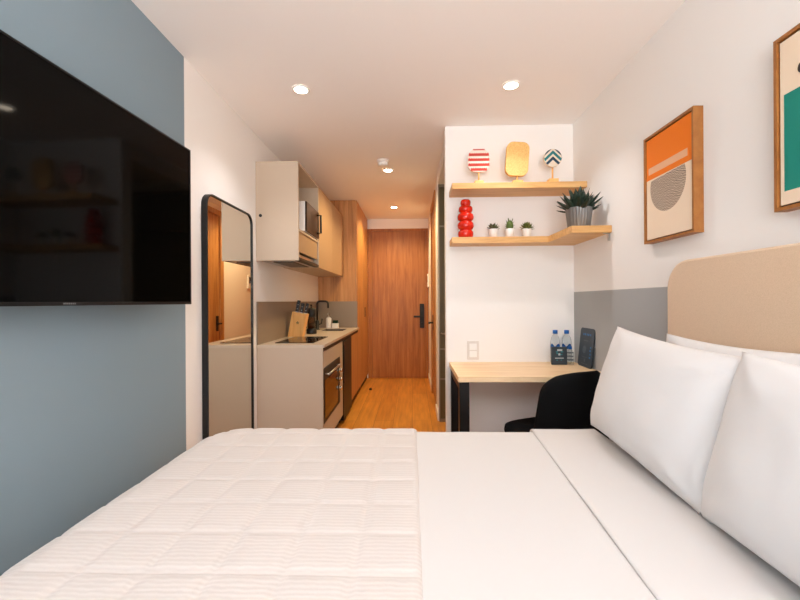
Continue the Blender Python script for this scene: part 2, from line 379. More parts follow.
# cooker cabinet
OV0, OV1 = 3.05, 3.74
t = thing('base_cabinet', (-.93, 3.4, 0), 'beige base cabinet at the bed end of the kitchen, holding the oven', 'cabinet', 'kitchen base cabinets')
k = Mb().box(XL, XC, Y0, Y0+.018, 0, ZT-.022); k.box(XL, FX-.02, 3.80, 3.818, ZK, ZB); k.box(XL, FX-.02, Y0+.018, 3.80, ZK, ZK+.018); k.box(XL+.01, XL+.022, Y0+.018, 3.80, ZK, ZB); k.box(FX, XC, OV1+.006, 3.90, ZK, ZB-.0)
k.build('carcass', LAM, t)
Mb().box(FX, XC, Y0+.02, OV1+.004, .695, ZB, .0015).build('drawer_front', LAM, t)
Mb().box(FX, XC, Y0+.02, OV1+.004, ZK, .262, .0015).build('lower_panel', LAM, t)
Mb().box(XC-.06, XC-.045, Y0+.018, 3.92, 0, ZK).build('kick_board', BLACK, t)
Mb().box(XC-.05, XC-.003, Y0+.019, 3.92, ZB+.001, ZT-.022).build('shadow_gap', BLACK, t)
# oven
t = thing('oven', (-.75, 3.39, .268), 'built-in black glass oven under the worktop with steel knobs', 'oven')
Mb().box(-1.1, FX-.001, OV0+.02, OV1-.01, .272, .686).build('oven_body', BLACK, t)
Mb().box(FX-.001, XC+.004, OV0, 3.632, .268, .69, .003).build('oven_door', BLACK, t)
Mb().box(XC+.004, XC+.006, OV0+.03, 3.605, .3, .60).build('door_glass', GLASSB, t)
Mb().box(FX-.001, XC+.004, 3.636, OV1, .268, .69, .003).build('control_panel', BLACK, t)
h = Mb().tube([(XC+.004, OV0+.06, .645), (XC+.034, OV0+.06, .645)], .006); h.tube([(XC+.004, 3.57, .645), (XC+.034, 3.57, .645)], .006); h.tube([(XC+.034, OV0+.04, .645), (XC+.034, 3.59, .645)], .0085)
h.build('door_handle', STEEL, t)
for z in (.575, .495, .41):
    kb = Mb().cyl((XC+.004, 3.69, z), (XC+.01, 3.69, z), .024); kb.cyl((XC+.01, 3.69, z), (XC+.034, 3.69, z), .02, .017)
    kb.build('knob', CHROME, t)
# under-counter fridge
t = thing('mini_fridge', (-.9, 4.19, 0), 'black under-counter fridge right of the oven', 'fridge')
Mb().box(-1.15, XC-.03, 3.935, 4.455, .02, ZB-.005, .004).build('fridge_body', BLACK, t)
Mb().box(XC-.027, XC+.004, 3.935, 4.455, .03, ZB-.005, .006).build('fridge_door', mat('smoked_black_door', (20, 16, 14), .45, .2), t)
Mb().box(XC+.004, XC+.01, 3.945, 3.965, .4, .78, .002).build('door_grip', BLACKM, t)
for y in (3.97, 4.42):
    for x in (-1.1, -.74): Mb().cyl((x, y, 0), (x, y, .02), .018, seg=12).build('foot', BLACK, t)
# sink cabinet, oak door
t = thing('base_cabinet', (-.93, 4.76, 0), 'base cabinet with oak door under the sink', 'cabinet', 'kitchen base cabinets')
k = Mb().box(XL, FX-.002, 4.462, 4.48, ZK, ZB); k.box(XL, FX-.002, Y1-.02, Y1-.002, ZK, ZB); k.box(XL, FX-.002, 4.48, Y1-.02, ZK, ZK+.018)
k.build('carcass', LAM, t)
Mb().box(FX, XC, 4.462, Y1-.004, ZK, ZB, .0015).build('door', OAKV, t)
Mb().box(XC-.055, XC-.04, 4.462, Y1-.002, 0, ZK).build('kick_board', BLACK, t)
Mb().box(XC-.05, XC-.003, 3.93, Y1-.002, ZB+.001, ZT-.022).build('shadow_gap', BLACK, t)
# tall oak cabinets
def tall(y0, y1, doors, label):
    t = thing('tall_cabinet', (-.94, (y0+y1)/2, 0), label, 'cabinet', 'tall oak cabinets')
    k = Mb().box(XL, XC-.03, y0, y0+.02, 0, H-.003); k.box(XL, XC-.03, y1-.02, y1, 0, H-.003); k.box(XL, XC-.03, y0+.02, y1-.02, ZK, ZK+.02); k.box(XL, XC-.03, y0+.02, y1-.02, H-.023, H-.003); k.box(XL, XL+.012, y0+.02, y1-.02, ZK, H-.023)
    k.build('carcass', OAKV, t)
    for a, b, hy in doors:
        d = Mb().box(XC-.029, XC-.01, a+.002, b-.002, ZK-.02, H-.006, .0015).build('door', OAKV, t)
        if hy: Mb().box(XC-.0102, XC-.006, hy-.022, hy+.022, .985, 1.125, .001).build('recessed_handle', mat('bronze_handle', (104, 72, 46), .5), d)
    Mb().box(XC-.05, XC-.035, y0, y1, 0, ZK-.02).build('kick_board', BLACK, t)
tall(5.062, 5.50, [(5.062, 5.50, None)], 'narrow tall oak cabinet at the far end of the worktop')
tall(5.502, 6.28, [(5.502, 5.89, 5.84), (5.89, 6.28, 5.94)], 'wide two-door tall oak cabinet next to the entrance door')
# wall cabinet with niche
UX, UZ0, UZ1 = -.862, 1.526, 2.285
t = thing('overhead_cabinet', (-1.02, 4.03, UZ0), 'beige overhead cabinet over the worktop with an open niche', 'cabinet')
k = Mb().box(XL, UX, Y0, Y0+.018, UZ0, UZ1); k.box(XL, UX, 3.69, 3.708, UZ0, UZ1); k.box(XL, UX-.02, 5.03, 5.048, UZ0, UZ1); k.box(XL, UX, Y0+.018, 3.69, UZ1-.018, UZ1)
k.box(XL, UX-.02, 3.708, 5.03, UZ1-.018, UZ1); k.box(XL, UX-.02, 3.708, 5.03, UZ0, UZ0+.018); k.box(XL, XL+.012, Y0+.018, 5.03, UZ0+.018, UZ1-.018)
k.build('carcass', LAM, t)
Mb().box(XL+.012, UX-.004, Y0+.018, 3.69, 1.757, 1.775).build('niche_shelf', LAM, t)
Mb().box(UX-.03, UX-.012, Y0+.018, 3.69, 1.60, 1.757).build('hood_flap', LAMT, t)
for a, b in ((3.71, 4.37), (4.374, 5.046)): Mb().box(UX-.019, UX, a, b, UZ0, UZ1, .0015).build('door', LAMT, t)
Mb().cyl((-1.153, Y0, 1.871), (-1.153, Y0-.004, 1.871), .012, seg=20).build('hole_cap', BLACK, t)
t = thing('range_hood', (-1.0, 3.37, 1.515), 'slim black extractor hood in the bottom of overhead cabinet', 'range hood')
Mb().box(XL+.02, UX-.04, Y0+.022, 3.686, 1.527, 1.59).build('hood_body', STEEL, t)
Mb().box(UX-.04, UX+.004, Y0+.022, 3.686, 1.527, 1.552, .003).build('pull_out_front', BLACK, t)
Mb().box(XL+.1, UX-.07, Y0+.1, 3.6, 1.521, 1.527).build('filter_grille', mat('dark_grille', (58, 54, 50), .4, .6), t)
# microwave in the niche
t = thing('microwave', (-1.02, 3.46, 1.775), 'white microwave with dark glass door in the overhead cabinet niche', 'microwave')
Mb().box(-1.16, -.868, 3.245, 3.68, 1.787, 2.035, .006).build('housing', WHITEP, t)
Mb().box(-.868, -.852, 3.247, 3.678, 1.79, 2.032, .003).build('door', mat('smoked_door', (60, 44, 32), .28, spec=.3), t)
h = Mb().tube([(-.852, 3.60, 1.83), (-.818, 3.60, 1.83), (-.818, 3.60, 1.99), (-.852, 3.60, 1.99)], .009); h.build('door_handle', BLACK, t)
Mb().box(-.852, -.8505, 3.62, 3.672, 1.80, 2.02).build('control_panel', BLACK, t)
for y in (3.28, 3.64):
    for x in (-1.12, -.9): Mb().cyl((x, y, 1.775), (x, y, 1.788), .012, seg=12).build('foot', BLACK, t)
# cooktop
t = thing('cooktop', (-.94, 3.49, ZT), 'black glass two-ring cooktop set in the worktop', 'cooktop')
Mb().box(-1.09, -.78, 3.15, 3.70, ZT, ZT+.006, .002).build('glass_plate', GLASSB, t)
for y in (3.29, 3.56): Mb().lathe([(.088, .0061), (.088, .0066), (.085, .0066), (.085, .0061)], (-.935, y, ZT), 40, cap0=False, cap1=False).build('ring_mark', mat('ring_grey', (70, 70, 72), .4), t)
# knife block: leaning slab with three knives
bx0, by, lean = -1.168, 3.73, .044
t = thing('knife_block', (-1.1, by+.05, ZT), 'pale bamboo knife block with small green emblem', 'knife block')
poly = [(bx0, ZT), (bx0+.134, ZT), (bx0+.134+lean, ZT+.212), (bx0+lean, ZT+.237)]
Mb().prism(poly, 'y', by, by+.1).build('block', BLOCKW, t)
e = Mb(); cx, cz = bx0+.095, ZT+.132
for a in range(5):
    q = R(90+72*a); e.prism([(cx, cz), (cx+.010*math.cos(q-.4), cz+.010*math.sin(q-.4)), (cx+.016*math.cos(q), cz+.016*math.sin(q)), (cx+.010*math.cos(q+.4), cz+.010*math.sin(q+.4))], 'y', by-.0012, by)
e.build('emblem', MARKG, t)
kn = None
for i, (ox, oy, ln, lb) in enumerate([(.035, .03, .115, 'black handled knife, the leftmost and tallest in the bamboo block'),
                                  (.078, .025, .095, 'black handled knife in the middle of the bamboo block'),
                                  (.112, .055, .1, 'black handled knife at right side of bamboo block')]):
    base = Vector((bx0+lean+ox, by+oy, ZT+.237-.027*ox/.142))
    kt = thing('kitchen_knife', base, lb, 'knife', 'knives in the block')
    dv = Vector((lean, 0, .21)).normalized(); sv = Vector((dv.z, 0, -dv.x))
    def oriented(l0, l1, hw, hy, bev, name, m):
        bm = Mb().box(-hw, hw, -hy, hy, l0, l1, bev); bm.v = [tuple(sv*p[0]+Vector((0, p[1], 0))+dv*p[2]) for p in bm.v]; return bm.build(name, m, kt, local=True)
    oriented(.006, ln, .0155, .010, .005, 'handle', BLACK)
    oriented(-.1, .004, .011, .0012, 0, 'blade', STEEL)
    oriented(.0, .008, .0157, .0102, .001, 'bolster', STEEL)
    for k in range(2):
        p = dv*(ln*(.3+.35*k)); Mb().cyl(p+Vector((0, -.0104, 0)), p+Vector((0, .0104, 0)), .004, seg=10).build('rivet', STEEL, kt, local=True)
# french press
px, py = -1.035, 4.10
t = thing('coffee_press', (px, py, ZT), 'black and glass coffee press behind the knife block', 'coffee press')
Mb().lathe([(.05, 0), (.052, .012), (.05, .05), (.042, .055)], (px, py, ZT), 28).build('base_cup', BLACK, t)
Mb().lathe([(.041, .05), (.041, .2), (.043, .205)], (px, py, ZT), 28).build('carafe', COFGL, t)
Mb().lathe([(.044, .17), (.046, .2), (.046, .25), (.035, .262), (.008, .268), (.005, .285), (.012, .29), (.012, .3), (.004, .304)], (px, py, ZT), 28).build('lid', BLACK, t)
Mb().lathe([(.039, .055), (.039, .115)], (px, py, ZT), 28).build('filter_disc', mat('coffee_brown', (120, 84, 56), .5), t)
Mb().tube([(px-.043, py-.01, ZT+.235), (px-.085, py-.02, ZT+.235), (px-.09, py-.02, ZT+.13), (px-.048, py-.01, ZT+.06)], .009).build('handle', BLACK, t)
# faucet
fx, fy = -1.118, 4.7
t = thing('kitchen_faucet', (fx, fy, ZT), 'matt black gooseneck kitchen faucet over the sink', 'faucet')
Mb().lathe([(.03, 0), (.03, .006), (.022, .01), (.022, .1), (.014, .11)], (fx, fy, ZT), 24).build('body', BLACK, t)
pts = [(fx, fy, ZT+.1), (fx, fy, ZT+.3)]
for k in range(1, 7): a = R(180-15*k); pts.append((fx+.035+.035*math.cos(a), fy-.0, ZT+.3+.035*math.sin(a)))
for k in range(0, 7): a = R(90-15*k); pts.append((fx+.095+.035*math.cos(a), fy, ZT+.3+.035*math.sin(a)))
pts.append((fx+.13, fy, ZT+.255)); Mb().tube(pts, .011).build('spout', BLACK, t)
Mb().tube([(fx+.02, fy, ZT+.06), (fx+.05, fy, ZT+.07), (fx+.06, fy, ZT+.13)], .008).build('lever', BLACK, t)
# soap dispenser and sponge holder
sx, sy = -1.03, 4.93
t = thing('soap_dispenser', (sx, sy, ZT), 'white pump soap dispenser between faucet and sponge holder', 'soap dispenser')
Mb().lathe([(.03, 0), (.033, .004), (.033, .12), (.026, .132), (.012, .136)], (sx, sy, ZT), 28).build('bottle', POTW, t)
p = Mb().lathe([(.012, .136), (.012, .15), (.005, .152), (.005, .185)], (sx, sy, ZT), 16); p.tube([(sx, sy, ZT+.185), (sx, sy-.04, ZT+.182), (sx, sy-.045, ZT+.172)], .006); p.build('pump', STEEL, t)
bx0_, bx1_ = -.985, -.905
t = tag(MB().box(bx0_, bx1_, 4.9, 4.96, ZT, ZT+.062, .006).build('sponge_holder', POTW, base=(-.945, 4.93, ZT)), 'small white sponge holder beside the soap dispenser', 'sponge holder')
tag(MB().box(bx0_+.008, bx1_-.008, 4.91, 4.95, ZT+.063, ZT+.1, .008).build('sponge', SPONGE, base=(-.945, 4.93, ZT+.063)), 'dark green sponge standing in the white holder', 'sponge')

# ------------------------------------------------------------------ shelves
SZ1, SZ2 = 1.652, 2.013
tag(MB().box(.281, XR, 2.738, YF, SZ2-.04, SZ2, .0015).build('oak_shelf', SHELFW, base=(.74, YF, SZ2-.042)), 'straight oak shelf on top, with three disc ornaments', 'shelf', 'oak shelves above the desk')
t = thing('oak_shelf', (.74, YF, SZ1-.042), 'lower L-shaped oak shelf with red vase and potted plants', 'shelf', 'oak shelves above the desk')
Mb().prism([(.283, YF), (.283, 2.79), (.947, 2.79), (.955, 2.41), (XR, 2.41), (XR, YF)], 'z', SZ1-.042, SZ1).build('board', SHELFW, t)
m = Mb().box(1.178, 1.19, 2.43, 2.438, SZ1-.088, SZ1-.042); m.box(1.15, 1.19, 2.43, 2.438, SZ1-.047, SZ1-.042); m.build('bracket', STEEL, t)

# ornaments on stands
def ornament(x, y, z, name, label, shape, m, mats_extra=None):
    t = thing(name, (x, y, z), label, 'ornament', 'disc ornaments on stands')
    return t
def plate(poly, x, zc, y, th, mi=0, roll=0):
    c, s = math.cos(roll), math.sin(roll)
    P = [(x+a*c-b*s, zc+a*s+b*c) for a, b in poly]
    return Mb().prism(P, 'y', y-th/2, y+th/2, mi)
OY = 2.785
def stand(t, x, zd, w, h):
    Mb().box(x-w/2, x+w/2, OY-.03, OY+.03, SZ2, SZ2+h, .003).build('base', STANDW, t)
    Mb().cyl((x, OY, SZ2+h-.001), (x, OY, zd), .006, seg=14).build('stem', STANDW, t)
# red striped
def clip_poly(poly, lo, hi):
    def cl(P, z, keep_above):
        out = []
        for i in range(len(P)):
            a, b = P[i], P[(i+1) % len(P)]; ia = (a[1] >= z) == keep_above; ib = (b[1] >= z) == keep_above
            if ia: out.append(a)
            if ia != ib: k = (z-a[1])/(b[1]-a[1]); out.append((a[0]+(b[0]-a[0])*k, z))
        return out
    return cl(cl(poly, lo, True), hi, False)
x = .469
t = thing('disc_ornament', (x, OY, SZ2), 'rounded ornament with red and white zigzag stripes on upper shelf', 'ornament', 'disc ornaments on stands')
po = rrect(-.073, .073, -.079, .079, .055, 8)
ds = plate(po, x, 2.177, OY, .02).build('disc', mat('pale_pink_face', (240, 214, 200), .6), t)
RS = mat('red_stripe', (186, 50, 32), .6)
st = Mb()
for zc in (.074, .04, .005, -.03, -.062):
    hw = .04 if zc > .07 else (.0725 if abs(zc) < .035 else .069 if zc > 0 else .055)
    n = 9; up = []; dn = []
    for k in range(n*2+1):
        a = -hw+2*hw*k/(n*2); w_ = .0095 if zc < .07 else .004; zz = .0035*(1 if k % 2 else -1)
        up.append((x+a, 2.177+zc+zz+w_)); dn.append((x+a, 2.177+zc+zz*.3-w_))
    for k in range(n*2): st.prism([dn[k], dn[k+1], up[k+1], up[k]], 'y', OY-.0115, OY-.0098)
st.build('stripes', RS, ds); stand(t, x, 2.177-.078, .062, .022)
# ochre
x = .733
t = thing('disc_ornament', (x, OY, SZ2), 'tall plain ochre slab ornament in the middle of upper shelf', 'ornament', 'disc ornaments on stands')
plate(rrect(-.077, .077, -.116, .116, .045, 8), x, 2.183, OY, .03, roll=R(-4)).build('disc', YELLOW, t); stand(t, x, 2.183-.118, .07, .02)
# teal chevron
x = .975; zc = 2.187; r = .061
t = thing('disc_ornament', (x, OY, SZ2), 'small round ornament with teal and navy chevrons on upper shelf', 'ornament', 'disc ornaments on stands')
circ = [(r*math.cos(2*PI*k/40), r*math.sin(2*PI*k/40)) for k in range(40)]
TS = mat('teal_stripe', (24, 118, 122), .6); NS = mat('navy_stripe', (30, 62, 84), .6)
ds = plate(circ, x, zc, OY, .02).build('disc', mat('pale_face', (232, 216, 194), .6), t)
for m_, offs in ((TS, (.088,)), (NS, (.046,)), (TS, (.005,)), (NS, (-.036,))):
    st = Mb()
    for o_ in offs:
        for sgn in (-1, 1):
            N = 14
            for k in range(N):
                a0 = r*k/N; a1 = r*(k+1)/N
                lim0 = math.sqrt(max(0, (r*.97)**2-a0*a0)); lim1 = math.sqrt(max(0, (r*.97)**2-a1*a1))
                q = []
                for a, lm in ((a0, lim0), (a1, lim1)):
                    z_ = o_+.012-a*.95+.022
                    q.append((a, max(-lm, min(lm, z_-.0115)), max(-lm, min(lm, z_+.0115))))
                if q[0][2]-q[0][1] > 1e-5 or q[1][2]-q[1][1] > 1e-5:
                    st.prism([(x+sgn*q[0][0], zc+q[0][1]), (x+sgn*q[1][0], zc+q[1][1]), (x+sgn*q[1][0], zc+q[1][2]), (x+sgn*q[0][0], zc+q[0][2])], 'y', OY-.0115, OY-.0098)
    st.build('chevron', m_, ds)
stand(t, x, zc-.066, .065, .028)
# red bubble vase
prof = [(.03, 0)]
def lobe(z0, z1, r, neck):
    n = 10
    for k in range(1, n): a = PI*k/n; prof.append((neck+(r-neck)*math.sin(a)**.75, z0+(z1-z0)*(1-math.cos(a))/2))
prof = [(.032, 0), (.036, .001)]
for z0, z1, r, nk in ((.002, .062, .055, .036), (.062, .125, .058, .036), (.125, .188, .058, .034), (.188, .24, .05, .03), (.24, .285, .036, .027)): lobe(z0*.96, z1*.96, r, nk*.86)
prof += [(.026, .274), (.02, .273), (.02, .2)]
tag(MB().lathe(prof, (.387, 2.86, SZ1), 40).build('bubble_vase', REDG, base=(.387, 2.86, SZ1)), 'glossy red vase of stacked bubbles on the lower shelf', 'vase')

# plants
def blade(mb, base, d, ln, wd, curl=.3, mi=0, seg=6):
    d = Vector(d).normalized(); side = d.cross(Vector((0, 0, 1)))
    side = side.normalized() if side.length > .05 else Vector((1, 0, 0))
    nrm = side.cross(d).normalized(); rings = []
    for k in range(seg+1):
        u = k/seg; p = Vector(base)+d*ln*u+nrm*(-curl*ln*u*u*.3)+Vector((0, 0, curl*ln*u*u*.4))
        w_ = wd*(math.sin(PI*min(1, .18+.82*u))**.8)*(1 if u < 1 else .02)+.0004; th = w_*.35
        rings.append([tuple(p+side*w_), tuple(p+nrm*th*.4), tuple(p-side*w_), tuple(p-nrm*th)])
    mb.ring(rings, True, True, mi, True)
def small_pot(x, label):
    t = thing('potted_succulent', (x, 2.85, SZ1), label, 'plant', 'small potted succulents')
    Mb().lathe([(.023, 0), (.025, .001), (.032, .058), (.032, .062), (.028, .062), (.027, .052)], (x, 2.85, SZ1), 28).build('pot', POTW, t)
    Mb().lathe([(.0275, .053), (.002, .056)], (x, 2.85, SZ1), 20).build('soil', SOIL, t)
    return t
t = small_pot(.58, 'low bronze green succulent in white pot, nearest the red vase'); f = Mb()
for k in range(26):
    a = k*2.4; e = .25+.9*(k/26); blade(f, (.58, 2.85, SZ1+.055), (math.cos(a)*math.cos(e), math.sin(a)*math.cos(e), math.sin(e)), .05, .012, .4)
f.build('foliage', LEAFR, t)
t = small_pot(.696, 'upright spiky cactus in white pot, middle of the three small pots'); f = Mb()
f.lathe([(.014, .05), (.024, .065), (.026, .085), (.021, .108), (.009, .12), (.001, .123)], (.696, 2.85, SZ1), 16)
for k in range(22):
    a = k*2.4; z = .06+.055*k/22; f_ = .35+.9*k/22
    blade(f, (.696+.012*math.cos(a), 2.85+.012*math.sin(a), SZ1+z), (math.cos(a)*math.cos(f_), math.sin(a)*math.cos(f_), math.sin(f_)), .03, .0045, .2)
f.build('foliage', LEAFG, t)
t = small_pot(.816, 'round bushy green succulent in white pot, nearest the large plant'); f = Mb()
for k in range(40):
    a = k*2.4; e = .12+1.35*(k/40); blade(f, (.816, 2.85, SZ1+.055), (math.cos(a)*math.cos(e), math.sin(a)*math.cos(e), math.sin(e)), .056-.008*(k/40), .012, .5)
f.build('foliage', LEAFO, t)
gx, gy = 1.055, 2.55
t = thing('potted_plant', (gx, gy, SZ1), 'dark spiky plant in ribbed grey metal pot at shelf corner', 'plant')
rs = []
for r_, z in ((.062, 0), (.064, .002), (.078, .126), (.08, .128), (.08, .132), (.075, .132), (.073, .116)):
    rs.append([(gx+(r_+(.0022*math.cos(24*2*PI*j/144) if .001 < z < .127 and r_ > .06 else 0))*math.cos(2*PI*j/144), gy+(r_+(.0022*math.cos(24*2*PI*j/144) if .001 < z < .127 else 0))*math.sin(2*PI*j/144), SZ1+z) for j in range(144)])
Mb().ring(rs, True, False).build('pot', GALV, t)
Mb().lathe([(.0735, .118), (.002, .121)], (gx, gy, SZ1), 28).build('soil', SOIL, t)
f = Mb(); rnd = random.Random(3)
for k in range(60):
    a = k*2.399+rnd.uniform(-.3, .3); e = .28+1.15*((k/60)**.9)+rnd.uniform(-.1, .1); rr = .055*(1-k/60)
    ln = (.115 if e < .8 else .118)*rnd.uniform(.75, 1.1)
    dx = math.cos(a)*math.cos(e)
    if dx > 0 and gx+rr+dx*ln > 1.175: ln = max(.05, (1.17-gx-rr)/dx)
    blade(f, (gx+rr*math.cos(a), gy+rr*math.sin(a), SZ1+.118), (dx, math.sin(a)*math.cos(e), math.sin(e)), ln, rnd.uniform(.017, .025), .5)
f.build('foliage', LEAFD, t)

# ------------------------------------------------------------------ desk, chair and desk things
DZ = .757
t = thing('desk', (.73, 2.68, 0), 'pale oak wall desk on black metal legs', 'desk')
Mb().box(.274, XR, 2.39, YF, DZ-.034, DZ, .002).build('desktop', DESKW, t)
for x0, lb in ((.282, 1), (1.1, 0)):
    Mb().box(x0, x0+.06, 2.405, 2.455, 0, DZ-.034, .002).build('leg', BLACKM, t)
    Mb().box(x0, x0+.06, 2.90, 2.95, 0, DZ-.034, .002).build('leg', BLACKM, t)
    Mb().box(x0+.002, x0+.058, 2.455, 2.90, DZ-.084, DZ-.034).build('side_rail', BLACKM, t)
# bottles
def bottle(x, y, label):
    t = thing('water_bottle', (x, y, DZ), label, 'bottle', 'water bottles on the desk')
    Mb().lathe([(.024, 0), (.031, .004), (.032, .02), (.0305, .03), (.032, .04), (.032, .15), (.0305, .165), (.025, .185), (.0135, .206), (.0125, .213), (.0125, .222)], (x, y, DZ), 28).build('body', PET, t)
    Mb().lathe([(.0165, .212), (.0165, .236), (.0145, .238)], (x, y, DZ), 24).build('cap', CAPB, t)
    lb = Mb()
    rs = [[], []]
    N = 64
    for j in range(N):
        a = 2*PI*j/N; z1 = .116+.022*abs(math.sin(a*2+.6))**1.5
        rs[0].append((x+.0324*math.cos(a), y+.0324*math.sin(a), DZ+.105)); rs[1].append((x+.0324*math.cos(a), y+.0324*math.sin(a), DZ+z1))
    lb.ring(rs, False, False); lb.build('label_wrap', LABELB, t)
    return t
b0 = bottle(1.029, 2.905, 'clear water bottle with blue cap, behind the dark card')
b1 = copy_tree(b0); b1.location = (1.11, 2.905, DZ); b1['label'] = 'clear water bottle with blue cap, nearer the room corner'
# dark card in front of the first bottle
t = thing('info_card', (1.05, 2.85, DZ), 'dark slate card with pale print standing in front of bottle', 'card')
m = Mb().box(.998, 1.104, 2.828, 2.848, DZ, DZ+.125, .003); F0 = 2.8272
for a, b_, z0, z1, k in [(1.035, 1.07, .097, .109, 1), (1.02, 1.08, .044, .05, 1), (1.043, 1.056, .066, .08, 1), (1.025, 1.04, .088, .094, 2), (1.06, 1.077, .088, .094, 2), (1.03, 1.042, .076, .082, 2), (1.056, 1.07, .07, .076, 2), (1.03, 1.038, .03, .036, 2), (1.06, 1.066, .03, .036, 2)]:
    m.box(a, b_, F0, 2.828, DZ+z0, DZ+z1, mi=k)
m.v = [(p[0]-.02, p[1], p[2]) for p in m.v]
m.build('card_body', [SLATE, MARKW, MARKT], t)
# small clear bottle beside it
t = thing('toiletry_bottle', (1.11, 2.84, DZ), 'short clear bottle with blue cap right of the dark card', 'bottle')
Mb().lathe([(.018, 0), (.022, .003), (.022, .085), (.012, .1), (.009, .104), (.009, .112)], (1.11, 2.84, DZ), 24).build('body', PET, t)
Mb().lathe([(.012, .108), (.011, .128), (.009, .13)], (1.11, 2.84, DZ), 20).build('cap', CAPB, t)
lw = Mb()
for z in (.03, .055, .08): lw.lathe([(.0223, z), (.0223, z+.006)], (1.11, 2.84, DZ), 24, cap0=False, cap1=False)
lw.build('label_bands', mat('grey_label', (120, 128, 132), .6), t)
# leaning sign on the right wall (local: x = thickness, y = width, z = height)
t = thing('desk_sign', (1.163, 2.735, DZ), 'dark slate house-rules board leaning on the grey wall', 'sign')
la = R(6)
m = Mb().prism(rrect(-.105, .105, 0, .262, .024, 6), 'x', -.004, .006)
for k in range(5): m.box(-.0046, -.004, -.06+.026*k, -.049+.026*k+.004*(k % 2), .212, .226, mi=1)
for k in range(4): m.box(-.0046, -.004, -.08, -.066+.006*(k % 2), .13-.022*k, .142-.022*k, mi=1)
for a, b_, z0, z1 in ((-.03, .045, .174, .18), (-.045, .05, .02, .024), (-.045, .05, .064, .068), (-.01, .012, .034, .056)): m.box(-.0046, -.004, a, b_, z0, z1, mi=2)
m.prism([(.022+.026*math.cos(2*PI*k/24), .115+.026*math.sin(2*PI*k/24)) for k in range(24)], 'x', -.0044, -.004, mi=2)
m.v = [(p[0]*math.cos(la)+p[2]*math.sin(la), p[1], p[2]*math.cos(la)-p[0]*math.sin(la)+.001) for p in m.v]
m.build('board', [SLATE2, MARKB, mat('grey_print', (88, 98, 106), .6)], t, local=True)
# chair (local: +y is the way the sitter faces)
t = thing('desk_chair', (.808, 2.30, 0), 'black upholstered shell chair pushed up to the desk', 'chair', rz=R(25))
se = Mb(); N = 14
def sup(n=40, p=3.2):
    return [(math.copysign(abs(math.cos(2*PI*k/n))**(2/p), math.cos(2*PI*k/n)), math.copysign(abs(math.sin(2*PI*k/n))**(2/p), math.sin(2*PI*k/n))) for k in range(n)]
S = sup()
se.ring([[(a*w_, b_*d_, z+.02*(b_ > .7)*.5) for a, b_ in S] for w_, d_, z in ((.17, .16, .42), (.235, .215, .425), (.255, .232, .448), (.25, .23, .468), (.21, .2, .478), (.1, .1, .474), (.01, .01, .473))], True, True)
se.build('seat', BLACKF, t, local=True)
bk = Mb(); NU, NV = 20, 14; rows = {0: [], 1: []}
for side in (0, 1):
    for j in range(NV+1):
        v = j/NV; z = .43+.415*v
        hw = .235*(1-.05*v); 
        rr = 0 if v < .72 else (v-.72)/.28
        hw *= math.sqrt(max(.0, 1-.62*rr**2.6))
        for i in range(NU+1):
            u = -1+2*i/NU
            yb = -.19-.055*v+.12*abs(u)**2.2*(1-.25*v)
            th = .016*(1-.5*rr)
            rows[side].append((u*hw, yb+(th if side else -th), z-.03*rr*abs(u)**3))
W = NU+1; vs = rows[0]+rows[1]; fs = []; K_ = W*(NV+1)
for j in range(NV):
    for i in range(NU):
        a = j*W+i; fs.append((a, a+1, a+1+W, a+W)); fs.append((a+K_, a+W+K_, a+1+W+K_, a+1+K_))
for j in range(NV): a = j*W; fs.append((a, a+W, a+W+K_, a+K_)); a = j*W+NU; fs.append((a, a+K_, a+W+K_, a+W))
for i in range(NU): a = NV*W+i; fs.append((a, a+1, a+1+K_, a+K_)); a = i; fs.append((a, a+K_, a+1+K_, a+1))
bk.add(vs, fs, 0, True)
o = bk.build('backrest', BLACKF, t, local=True); md = o.modifiers.new('sub', 'SUBSURF'); md.levels = 1; md.render_levels = 1
for sx_, sy_ in ((-1, 1), (1, 1), (-1, -1), (1, -1)):
    Mb().tube([(sx_*.14, sy_*.13, .43), (sx_*.2, sy_*.2, 0)], [.014, .009]).build('leg', BLACKM, t, local=True)

# ------------------------------------------------------------------ pictures
def picture(y0, y1, z0, z1, label):
    t = thing('framed_picture', (XR, (y0+y1)/2, z0), label, 'picture', 'framed prints on the right wall')
    fr = Mb(); x0, x1 = 1.15, XR; w_ = .011
    o_ = [(y0, z0), (y1, z0), (y1, z1), (y0, z1)]; i_ = [(y0+w_, z0+w_), (y1-w_, z0+w_), (y1-w_, z1-w_), (y0+w_, z1-w_)]
    fr.ring([[(x1, a, b) for a, b in o_], [(x0, a, b) for a, b in o_], [(x0, a, b) for a, b in i_], [(x1, a, b) for a, b in i_], [(x1, a, b) for a, b in o_]], False, False, smooth=False)
    fr.build('frame', FRAMEW, t)
    Mb().box(1.162, 1.166, y0+.012, y1-.012, z0+.012, z1-.012).build('dark_inlay', DUCT, t)
    pp = Mb().box(1.1555, 1.162, y0+.017, y1-.017, z0+.017, z1-.017).build('print', PAPER, t)
    return t, pp
AX = 1.1555
t, pp = picture(1.662, 2.012, 1.482, 1.997, 'framed print with orange block over a patterned circle')
Mb().box(AX-.0006, AX, 1.679, 1.995, 1.785, 1.98).build('orange_block', ORANGE, pp)
Mb().box(AX-.0012, AX-.0006, 1.705, 1.978, 1.81, 1.842).build('peach_bar', PEACH, pp)
cy, cz, cr = 1.84, 1.737, .125
poly = [(cy+cr*math.cos(R(a)), cz+cr*math.sin(R(a))) for a in range(-202, 23, 5) if cz+cr*math.sin(R(a)) <= 1.786]
CIRC = mat('op_art_circle', (150, 128, 108), .8)
n, l, b = nodes(CIRC); mp = coords(CIRC, (1, 1, 1))
